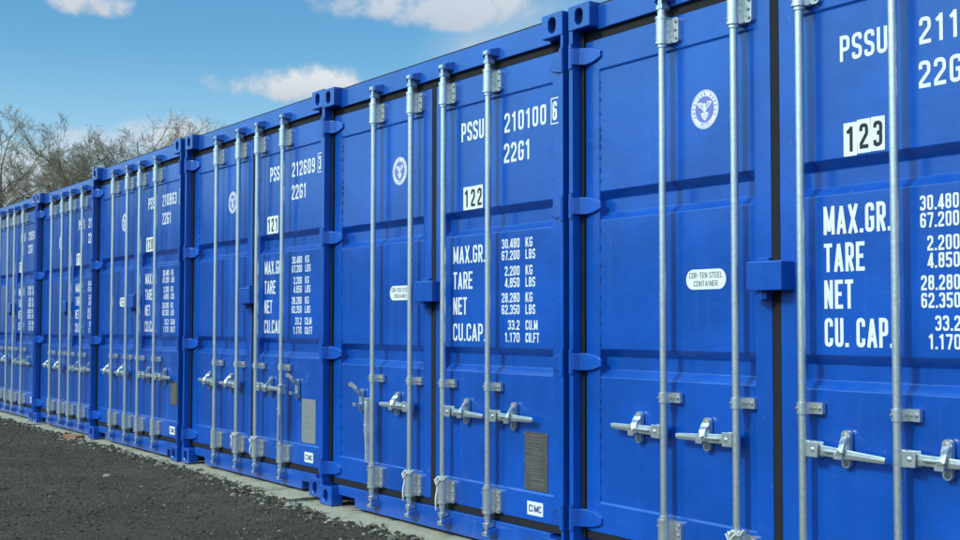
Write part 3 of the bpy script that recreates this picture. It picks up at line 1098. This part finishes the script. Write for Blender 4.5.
small = dict(wx=1.407, px=1.490, pz=2.085, ph=0.101, nx=1.850, gz=1.931, cx=2.252)
M_PTD = plain('plate_print_dark', (0.16, 0.15, 0.14), 0.5)
M_PTL = plain('plate_print_grey', (0.20, 0.21, 0.22), 0.5)


def sp(**kw):
    d = dict(small)
    d.update(kw)
    return d


make_container(0, 'nearest blue shipping container, numbered 123, cut off by the right edge of the photo',
               sp(big=1, wx=1.452, px=1.537, pz=2.068, ph=0.095, nx=1.883, gz=1.917, cx=2.279, num='211053', chk='4', bay='123', bx=1.548, oval=0.826))
make_container(-1, 'blue shipping container numbered 122 beside the nearest one, with a dark bronze data plate',
               sp(px=1.486, nx=1.884, cx=2.279, num='210100', chk='6', bay='122', bx=1.504, oval=0.848, ex=0.837, ez=1.997, open={0: -1},
                  plate=((2.058 - C0, 2.245 - C0, 0.310, 0.592), M_BRONZE), platetext=M_PTD, platelabel='dark bronze data plate'))
make_container(-2, 'blue shipping container numbered 121 with a pale grey data plate low on its right door',
               sp(num='212609', chk='3', bay='121', bx=1.446, ex=0.814, ez=1.997, open={3: 1},
                  plate=((2.032 - C0, 2.236 - C0, 0.316, 0.601), M_ALU), platetext=M_PTL, platelabel='pale grey data plate'))
make_container(-3, 'blue shipping container with a short brown data plate, an orange brick at its left corner',
               sp(px=1.465, nx=1.826, num='210863', chk='5', bay='120', bx=1.416, oval=0.80, ex=0.80, ez=2.02,
                  plate=((2.082 - C0, 2.242 - C0, 0.433, 0.621), M_TAN), platetext=M_PTL, platelabel='short brown data plate'))
make_container(-4, 'blue shipping container second from the left end of the row, under the bare trees',
               sp(num='212074', chk='1', bay='119', bx=1.42, ex=0.81))
make_container(-5, 'farthest blue shipping container, cut off by the left edge of the photo',
               sp(num='210518', chk='8', bay='118', bx=1.42, ex=0.81))


# ---- white cords looped round the lower bar guides
def place(i, x, y, z):
    dx, dy, q, dz = POSE[i]
    return Vector((i * PITCH + C0 + dx + x - q * y, dy + y + q * x, z + dz))


def cord_loop(i, n, side, long, label):
    x = RODS[n]
    o = place(i, x, 0, 0)
    rng = random.Random(i * 7 + n)
    pts = []
    r = 0.0335
    for t in range(0, 15):
        a = R(-20 + 152 * t / 14)
        pts.append((r * math.cos(-a), ROD_Y + r * math.sin(-a), 0.302 + 0.010 * math.sin(t * 0.9) - 0.004))
    e = pts[-1]
    zz = e[2]
    k_ = 12
    for t in range(1, k_ + 1):
        pts.append((e[0] + 0.004 * math.sin(t * .8) * (t / k_), e[1] + 0.006 * math.sin(t * .5), zz - long * t / k_))
    m = MB()
    m.tube(pts, 0.0044, 6)
    # a second strand crossing the sleeve
    q = [(-0.032, -0.012, 0.290), (-0.012, -0.0145, 0.262), (0.012, -0.0145, 0.288), (0.031, 0.004, 0.306)]
    m.tube(q, 0.0038, 6)
    ob = link('cord', m.mesh('cord', [M_CORD]))
    ob.location = (o.x, o.y, POSE[i][3])
    ob.rotation_euler = (0, 0, POSE[i][2])
    tag(ob, label, 'cord', 'white cords looped round lower bar guides')


cord_loop(-1, 1, -1, 0.16, 'white cord looped on the left inner locking bar of container 122')
cord_loop(-1, 2, -1, 0.17, 'white cord looped on the right inner locking bar of container 122')
cord_loop(0, 1, -1, 0.12, 'white cord on the nearest container, at the bottom edge of the photo')
cord_loop(-2, 1, -1, 0.10, 'white cord looped on the left inner locking bar of container 121')
cord_loop(-2, 2, -1, 0.12, 'white cord looped on the right inner locking bar of container 121')


# ------------------------------------------------------------------ ground
def fbm(x, y, s, seed=0.0, oct_=4):
    return mnoise.fractal(Vector((x * s, y * s, seed)), 1.0, 2.0, oct_)


EX = [-20, -10.8, -8.7, -7.1, -5.3, -4.3, -3.25, -2.3, -1.75, -1.5, -1.2, -0.9, -0.4, 4]
EY = [-.17, -.15, -.10, -.12, -.18, -.165, -.20, -.265, -.27, -.21, -.21, -.17, -.20, -.2]


def edge_y(x):
    return float(np.interp(x, EX, EY)) - 0.028 + 0.030 * mnoise.noise(Vector((x * 2.3, 3.1, 0))) + 0.045 * mnoise.noise(Vector((x * 6.1, 7.7, 0))) + 0.016 * mnoise.noise(Vector((x * 17, 1.7, 0)))


def slab_top(x):
    return float(np.interp(x, [i * PITCH + C0 for i in range(-5, 1)], [POSE[i][3] for i in range(-5, 1)]))


def ground_material():
    m, t = material('dark_gravel')
    co = t.n('ShaderNodeTexCoord').outputs['Object']
    big = t.n('ShaderNodeTexNoise', {'Vector': co, 'Scale': 0.9, 'Detail': 6.0, 'Roughness': 0.65}).outputs[0]
    pat = t.n('ShaderNodeTexNoise', {'Vector': co, 'Scale': 5.0, 'Detail': 6.0, 'Roughness': 0.7}).outputs[0]
    mid = t.n('ShaderNodeTexNoise', {'Vector': co, 'Scale': 22.0, 'Detail': 6.0, 'Roughness': 0.75}).outputs[0]
    vo = t.n('ShaderNodeTexVoronoi', {'Vector': co, 'Scale': 120.0})
    vc = t.n('ShaderNodeSeparateColor', {0: vo.outputs['Color']}).outputs[0]
    col = t.mix(t.smooth(big, 0.35, 0.65), (0.056, 0.037, 0.022), (0.100, 0.075, 0.050))
    col = t.mix(t.m('MULTIPLY', t.smooth(pat, 0.48, 0.66), 0.65), col, (0.036, 0.026, 0.018))
    col = t.mix(t.m('MULTIPLY', t.smooth(mid, 0.45, 0.7), 0.6), col, (0.028, 0.021, 0.015))
    col = t.mix(t.m('MULTIPLY', t.smooth(vc, 0.6, 0.95), 0.8), col, (0.125, 0.10, 0.075))
    h = t.m('ADD', t.m('MULTIPLY', mid, 1.2), t.m('MULTIPLY', t.m('SUBTRACT', 1.0, vo.outputs['Distance']), 0.5))
    finish(t, col, 0.92, 0.0, h, 1.0, 0.014, 0, 0.25)
    return m


M_GRAVEL = ground_material()


def gz(x, y):
    z = -0.016 + 0.014 * fbm(x, y, 0.6, 1.0) + 0.006 * fbm(x, y, 3.0, 2.0) + 0.003 * fbm(x, y, 13.0, 5.0, 3)
    d = edge_y(x) - y           # distance in front of the visible edge of the paving
    if d < 0:
        return -0.06
    if d < 0.5:
        k_ = min(1.0, (0.5 - d) / 0.33) ** 1.2
        z = z * (1 - k_) + k_ * (slab_top(x) + 0.005) + 0.008 * k_ * mnoise.noise(Vector((x * 7, y * 7, 4.4)))
    return z


def axis(vals):
    return sorted(set(round(v, 4) for v in vals))


gx = axis([-600, -300, -150, -90, -60, -40, -30, -22, -18] + list(np.arange(-15, 3.0, 0.034)) + [3.5, 4.5, 6, 9, 14, 25, 45, 90, 180, 400, 600])
gy = axis([-600, -300, -150, -80, -45, -25, -15, -10, -7.5, -6, -5] + list(np.arange(-4.2, 0.1, 0.034)) + [0.3, 1, 2.5, 4, 6, 7, 9, 14, 25, 45, 90, 180, 400, 600])
vs = []
for y in gy:
    for x in gx:
        if -15 <= x <= 3.05 and -4.3 <= y <= 0.1:
            vs.append((x, y, gz(x, y)))
        else:
            vs.append((x, y, -0.05 if y > -0.3 else -0.02))
nx = len(gx)
fs = [(j * nx + i, j * nx + i + 1, (j + 1) * nx + i + 1, (j + 1) * nx + i) for j in range(len(gy) - 1) for i in range(nx - 1)]
gm = bpy.data.meshes.new('ground')
gm.from_pydata(vs, [], fs)
gm.materials.append(M_GRAVEL)
gm.polygons.foreach_set('use_smooth', [True] * len(fs))
g = link('ground', gm)
tag(g, 'dark compacted gravel yard in front of the containers', 'ground', None, 'structure')


# loose stones lying on the gravel
def stones(name, n, sampler, rmin, rmax, mats, seed):
    rng = random.Random(seed)
    v, f, mi = [], [], []
    base = [Vector(p).normalized() for p in ((1, 0, 0), (-1, 0, 0), (0, 1, 0), (0, -1, 0), (0, 0, 1), (0, 0, -1))]
    tri = [(0, 2, 4), (2, 1, 4), (1, 3, 4), (3, 0, 4), (2, 0, 5), (1, 2, 5), (3, 1, 5), (0, 3, 5)]
    for _ in range(n):
        x, y, z = sampler(rng)
        r = rmin * (rmax / rmin) ** (rng.random() ** 2.2)
        rot = Matrix.Rotation(rng.uniform(0, 6.28), 3, 'Z') @ Matrix.Rotation(rng.uniform(-.6, .6), 3, 'X')
        sc = (rng.uniform(.8, 1.4), rng.uniform(.7, 1.1), rng.uniform(.45, .8))
        b = len(v)
        for p in base:
            q = rot @ Vector((p.x * sc[0], p.y * sc[1], p.z * sc[2])) * r * rng.uniform(.8, 1.2)
            v.append((x + q.x, y + q.y, z + q.z + r * 0.15))
        m_ = rng.choices(range(len(mats)), [0.62, 0.22, 0.14, 0.02][:len(mats)])[0]
        for t in tri:
            f.append((b + t[0], b + t[1], b + t[2]))
            mi.append(m_)
    me = bpy.data.meshes.new(name)
    me.from_pydata(v, [], f)
    for m_ in mats:
        me.materials.append(m_)
    me.polygons.foreach_set('material_index', mi)
    return link(name, me)


M_G1 = plain('gravel_stone_dark', (0.056, 0.042, 0.028), 0.9, 0.4, 60, 0.4)
M_G2 = plain('gravel_stone_grey', (0.115, 0.098, 0.076), 0.9, 0.4, 60, 0.4)
M_G3 = plain('gravel_stone_brown', (0.12, 0.090, 0.060), 0.9, 0.4, 60, 0.4)
M_G4 = plain('gravel_stone_pale', (0.24, 0.23, 0.21), 0.9, 0.3, 60, 0.4)


def smp_field(rng):
    x = -12.5 + 13.0 * rng.random()
    y = -3.4 + 3.2 * rng.random()
    y = min(y, edge_y(x) - 0.01)
    return x, y, gz(x, y)


def smp_edge(rng):
    x = -12 + 12.6 * rng.random()
    y = edge_y(x) - abs(rng.gauss(0, 0.07)) + 0.10 * rng.random() ** 2.5
    return x, y, slab_top(x) - 0.002 if y > edge_y(x) else gz(x, y)


st = stones('gravel', 36000, smp_field, 0.003, 0.015, [M_G1, M_G2, M_G3, M_G4], 3)
tag(st, 'loose dark gravel stones strewn over the yard', 'gravel', None, 'stuff')
st = stones('rubble', 4200, smp_edge, 0.005, 0.026, [M_G1, M_STONE, M_G3, M_G4], 4)
tag(st, 'crumbled rubble along the edge of the pale paving strip', 'rubble', None, 'stuff')


# pale paving strip the containers stand on
def concrete():
    m, t = material('weathered_concrete')
    co = t.n('ShaderNodeTexCoord').outputs['Object']
    a = t.n('ShaderNodeTexNoise', {'Vector': co, 'Scale': 5.0, 'Detail': 7.0, 'Roughness': 0.7}).outputs[0]
    b = t.n('ShaderNodeTexNoise', {'Vector': co, 'Scale': 60.0, 'Detail': 4.0, 'Roughness': 0.7}).outputs[0]
    c = t.n('ShaderNodeTexNoise', {'Vector': co, 'Scale': 3.6, 'Detail': 6.0, 'Roughness': 0.7}).outputs[0]
    col = t.mix(a, (0.29, 0.25, 0.17), (0.54, 0.48, 0.35))
    col = t.mix(t.m('MULTIPLY', t.smooth(b, 0.50, 0.66), 0.65), col, (0.13, 0.11, 0.085))
    col = t.mix(t.m('MULTIPLY', t.smooth(c, 0.52, 0.64), 0.75), col, (0.12, 0.115, 0.055))
    finish(t, col, 0.92, 0, t.m('ADD', a, t.m('MULTIPLY', b, 0.4)), 0.6, 0.01, 0, 0.25)
    return m


M_CONC = concrete()
mb = MB()
rng = random.Random(12)
x = -12.75
while x < 3.2:
    l = rng.uniform(0.42, 0.66)
    i = max(-5, min(0, int(math.floor((x + l / 2) / PITCH))))
    top = POSE[i][3] - 0.0015
    # each slab a slightly tilted, chipped block
    n = 10
    y0 = -0.30 + rng.uniform(-.05, .05)
    y1 = 0.35
    v, f = [], []
    t1, t2 = rng.uniform(-.004, 0.0), rng.uniform(-.004, 0.0)
    for b in range(9):
        for a in range(n + 1):
            u, w = a / n, b / 8
            ex = 0.5 - abs(u - .5)
            chip = -0.012 * max(0, 1 - ex / 0.09) * (0.3 + abs(mnoise.noise(Vector((x * 3 + a, b * 1.7, 2)))))
            v.append((x + 0.006 + (l - 0.012) * u + 0.006 * mnoise.noise(Vector((x, b * .9, a * .3))), y0 + (y1 - y0) * w,
                      top + t1 * u + t2 * (1 - w) + chip - 0.003 * abs(mnoise.noise(Vector((x * 9 + u * 4, w * 6, 1))))))
    for b in range(8):
        for a in range(n):
            q = b * (n + 1) + a
            f.append((q, q + 1, q + n + 2, q + n + 1))
    mb.add(v, f, 0, True)
    mb.box(x + 0.008, x + l - 0.008, y0, y1, top - 0.09, top - 0.016)
    x += l
pv = link('pavement', mb.mesh('pavement', [M_CONC]))
tag(pv, 'narrow strip of pale weathered paving under the container ends', 'pavement', None, 'structure')


# a few bigger stones and the brick by the far corner
def rock(x, y, r, label, mat, name='stone', cat='stone', seed=1, zoff=0.0):
    bm = bmesh.new()
    bmesh.ops.create_icosphere(bm, subdivisions=2, radius=1)
    for v in bm.verts:
        d = 1 + 0.35 * mnoise.noise(v.co * 1.3 + Vector((seed * 3.7, 0, 0))) + 0.12 * mnoise.noise(v.co * 4 + Vector((seed, 2, 0)))
        v.co = Vector((v.co.x * r * 1.3, v.co.y * r * .9, v.co.z * r * .6)) * d
    me = bpy.data.meshes.new(name)
    bm.to_mesh(me)
    bm.free()
    me.materials.append(mat)
    o = link(name, me)
    o.location = (x, y, max(gz(x, y), -0.02) + r * 0.3 + zoff)
    o.rotation_euler = (0, 0, seed * 1.3)
    return tag(o, label, cat)


me = MB().box(-0.105, 0.105, -0.05, 0.05, 0, 0.062).mesh('brick', [M_BRICK], 0.006, 3)
o = link('brick', me)
o.location = (-7.66, -0.15, -0.026)
o.rotation_euler = (0.03, 0.02, 0.35)
tag(o, 'orange clay brick lying on the paving at a container corner', 'brick')
rock(-1.02, -0.36, 0.034, 'dark clod at the paving edge near the bottom middle of the photo', M_G2, seed=2)
rock(-3.25, -0.16, 0.028, 'stone on the paving in front of the container numbered 121', M_G3, seed=5, zoff=0.01)
rock(-4.6, -0.75, 0.026, 'pale stone lying out on the dark gravel', M_STONE, seed=8)


# ------------------------------------------------------------------ bare trees behind the row
def bark():
    m, t = material('bark')
    co = t.n('ShaderNodeTexCoord').outputs['Object']
    n1 = t.n('ShaderNodeTexNoise', {'Vector': co, 'Scale': 3.0, 'Detail': 6.0, 'Roughness': 0.7}).outputs[0]
    col = t.mix(n1, (0.10, 0.083, 0.056), (0.23, 0.20, 0.14))
    finish(t, col, 0.9, 0, n1, 0.5, 0.03, 0, 0.2)
    return m


def leafmat(name, a, b):
    m, t = material(name)
    co = t.n('ShaderNodeTexCoord').outputs['Object']
    n1 = t.n('ShaderNodeTexNoise', {'Vector': co, 'Scale': 1.7, 'Detail': 6.0, 'Roughness': 0.7}).outputs[0]
    finish(t, t.mix(t.smooth(n1, .3, .7), a, b), 0.75, 0, None)
    return m


M_BARK = bark()
M_TWIG = plain('twig_bark', (0.27, 0.205, 0.14), 0.9, 0.3, 2.0, 0.1)
M_BUD = leafmat('bud_olive', (0.13, 0.12, 0.055), (0.22, 0.19, 0.11))
M_IVY = leafmat('ivy_green', (0.035, 0.050, 0.018), (0.085, 0.095, 0.035))


def tree(x, y, H, label, seed, ivy=0, lean=0.0, spread=1.0):
    rng = random.Random(seed)
    tr, cr, bd, iv = MB(), MB(), MB(), MB()

    def grow(p, d, L, r, lev):
        n = 5 if lev < 2 else 4
        pts, rs = [p.copy()], [r]
        q = p.copy()
        dd = d.copy()
        for i in range(n):
            wob = Vector((rng.gauss(0, 1), rng.gauss(0, 1), rng.gauss(0, 1))) * (0.10 if lev == 0 else 0.20)
            dd = (dd + wob + Vector((0, 0, 0.07 if lev else 0.05))).normalized()
            q = q + dd * (L / n)
            pts.append(q.copy())
            rs.append(r * (1 - 0.72 * (i + 1) / n))
        if lev <= 1:
            tr.tube(pts, rs, 8 if lev == 0 else 6, 0, False)
        else:
            cr.tube(pts, rs, 3, 0, False, False)
        if lev >= 4:
            if rng.random() < 0.5:
                for _ in range(1):
                    c = pts[rng.randrange(1, n + 1)] + Vector((rng.gauss(0, .02), rng.gauss(0, .02), rng.gauss(0, .02)))
                    a = Vector((rng.gauss(0, 1), rng.gauss(0, 1), rng.gauss(0, 1))).normalized() * rng.uniform(.010, .024)
                    b = Vector((rng.gauss(0, 1), rng.gauss(0, 1), rng.gauss(0, 1))).normalized() * rng.uniform(.010, .022)
                    bd.add([c - a, c - b, c + a, c + b], [(0, 1, 2, 3)])
            return
        nch = {0: rng.randint(10, 13), 1: rng.randint(8, 11), 2: rng.randint(6, 9), 3: rng.randint(6, 8)}[lev]
        for c in range(nch):
            t = (0.26 if lev == 0 else 0.18) + (0.78 if lev == 0 else 0.82) * (c + rng.random() * .8) / nch
            t = min(t, 1.0)
            fi = t * n
            i0 = min(int(fi), n - 1)
            b = pts[i0].lerp(pts[i0 + 1], fi - i0)
            ax = (pts[i0 + 1] - pts[i0]).normalized()
            sd = Vector((rng.gauss(0, 1), rng.gauss(0, 1), rng.gauss(0, .5)))
            sd = (sd - ax * sd.dot(ax)).normalized()
            ang = R(rng.uniform(28, 62)) if lev == 0 else R(rng.uniform(25, 60))
            nd = (ax * math.cos(ang) + sd * math.sin(ang) * spread).normalized()
            grow(b, nd, L * rng.uniform(.40, .62) * (1 - .35 * t), max(rs[i0] * rng.uniform(.42, .58), 0.0045), lev + 1)

    grow(Vector((0, 0, 0)), Vector((lean, lean * .3, 1)).normalized(), H * .80, H * 0.016, 0)
    if ivy:
        for _ in range(int(2600 * ivy)):
            t = rng.random() ** .8
            z = H * (0.12 + 0.50 * t)
            a = rng.uniform(0, 6.28)
            rr = (0.42 * (1 - t * .5)) * rng.random() ** .5 * (1 + 0.6 * math.sin(z * 2.3 + a))
            c = Vector((lean * z + rr * math.cos(a), lean * .3 * z + rr * math.sin(a), z))
            u = Vector((rng.gauss(0, 1), rng.gauss(0, 1), rng.gauss(0, 1))).normalized() * .06
            w = Vector((rng.gauss(0, 1), rng.gauss(0, 1), rng.gauss(0, 1))).normalized() * .06
            iv.add([c - u, c - w, c + u, c + w], [(0, 1, 2, 3)])
    root = bpy.data.objects.new('bare_tree', None)
    COL.objects.link(root)
    root.location = (x, y, -0.05)
    root.rotation_euler = (0, 0, seed * 1.1)
    tag(root, label, 'tree', 'bare trees behind the containers')
    link('trunk', tr.mesh('trunk', [M_BARK]), root)
    link('crown', cr.mesh('crown', [M_TWIG]), root)
    link('buds', bd.mesh('buds', [M_BUD]), root)
    if ivy:
        link('ivy', iv.mesh('ivy', [M_IVY]), root)
    return root


def shrub(x, y, h, w, label, seed):
    rng = random.Random(seed)
    fo, stm = MB(), MB()
    for _ in range(26):
        a, rr = rng.uniform(0, 6.28), w * .5 * rng.random() ** .5
        top = Vector((rr * math.cos(a) * 1.5, rr * math.sin(a) * 1.5, h * rng.uniform(.6, 1.0)))
        b0 = Vector((rr * math.cos(a) * .3, rr * math.sin(a) * .3, 0))
        mid = b0.lerp(top, .5) + Vector((rng.gauss(0, .15), rng.gauss(0, .15), 0))
        stm.tube([b0, mid, top], [0.03, 0.02, 0.008], 4, 0, False)
        for _ in range(70):
            t = rng.uniform(.25, 1.0)
            c = (b0.lerp(mid, t * 2) if t < .5 else mid.lerp(top, t * 2 - 1)) + Vector((rng.gauss(0, .22), rng.gauss(0, .22), rng.gauss(0, .2)))
            u = Vector((rng.gauss(0, 1), rng.gauss(0, 1), rng.gauss(0, 1))).normalized() * rng.uniform(.03, .07)
            q = Vector((rng.gauss(0, 1), rng.gauss(0, 1), rng.gauss(0, 1))).normalized() * rng.uniform(.03, .06)
            fo.add([c - u, c - q, c + u, c + q], [(0, 1, 2, 3)])
    root = bpy.data.objects.new('shrub', None)
    COL.objects.link(root)
    root.location = (x, y, -0.05)
    tag(root, label, 'shrub', 'shrubs under the trees')
    link('stems', stm.mesh('stems', [M_TWIG]), root)
    link('foliage', fo.mesh('foliage', [M_IVY]), root)


def at(u, dist):
    """ground position a given distance away in the direction of photo column u"""
    a = yaw - math.atan((u - 480) / 1254.2)
    return CAM.x - dist * math.sin(a), CAM.y + dist * math.cos(a)


TREES = [(90, 47, 9.4, 'bare tree close behind the ivy clad trunk, leaning right', 121, 0.0),
         (112, 52, 10.2, 'bare tree standing behind and left of the tallest one', 133, 0.2),
         (132, 50, 9.6, 'slender bare tree close beside the tallest one', 145, 0.0),
         (-22, 44, 8.6, 'bare tree at the far left edge of the photo', 11, 0.0),
         (8, 41, 8.1, 'leftmost whole bare tree, rising above the far end of the row', 23, 0.3),
         (42, 46, 8.4, 'bare tree with a dark forked trunk, left of the ivy clad one', 35, 0.0),
         (76, 43, 8.4, 'bare tree with dark ivy clad trunk in the middle of the group', 47, 1.0),
         (100, 50, 9.6, 'bare tree just right of the ivy clad trunk', 59, 0.4),
         (121, 45, 10.0, 'tallest bare tree, its twigs highest against the sky', 61, 0.0),
         (146, 56, 9.0, 'thin bare tree right of the tallest one, low over the roofs', 73, 0.0),
         (172, 62, 9.2, 'faint thin bare tree at the right end of the group', 85, 0.0),
         (25, 60, 10.4, 'bare tree behind, seen between the two leftmost trees', 97, 0.0),
         (60, 62, 9.4, 'bare tree behind, seen left of the ivy clad trunk', 109, 0.2)]
for (u, dist, H, lab, seed, ivy) in TREES:
    x, y = at(u, dist)
    tree(x, y, H * 0.88, lab, seed, ivy, random.Random(seed).uniform(-.06, .06))
for (u, dist, h, w, lab, seed) in [(-8, 38, 4.6, 3.0, 'olive shrub at the left edge, under the trees', 5),
                                   (30, 40, 4.6, 3.0, 'olive shrub below the forked bare tree', 6),
                                   (66, 39, 4.9, 2.6, 'olive shrub beside the ivy clad trunk', 7),
                                   (100, 42, 5.6, 2.6, 'olive shrub at the right of the group, just above the roofs', 8)]:
    x, y = at(u, dist)
    shrub(x, y, h, w, lab, seed)


# dark leafy mass added unseen behind the camera, to darken the doors' lower reflections
def add_treeline():
    rng = random.Random(77)
    mb = MB()
    for _ in range(9000):
        a = R(rng.uniform(-175, -60)) if rng.random() < 0.8 else R(rng.uniform(-60, -20))
        d = rng.uniform(48, 62)
        h = 5.6 + 1.8 * mnoise.noise(Vector((a * 6, 1, 0))) + 1.2 * mnoise.noise(Vector((a * 21, 4, 0)))
        c = Vector((CAM.x + d * math.cos(a), CAM.y + d * math.sin(a), h * rng.random() ** 0.7))
        u = Vector((rng.gauss(0, 1), rng.gauss(0, 1), rng.gauss(0, 1))).normalized() * rng.uniform(.3, .8)
        w = Vector((rng.gauss(0, 1), rng.gauss(0, 1), rng.gauss(0, 1))).normalized() * rng.uniform(.3, .8)
        mb.add([c - u, c - w, c + u, c + w], [(0, 1, 2, 3)])
    o = link('added_treeline', mb.mesh('added_treeline', [M_IVY]))
    tag(o, 'unseen treeline added behind the camera to darken the low door reflections', 'added_treeline', None, 'stuff')


add_treeline()
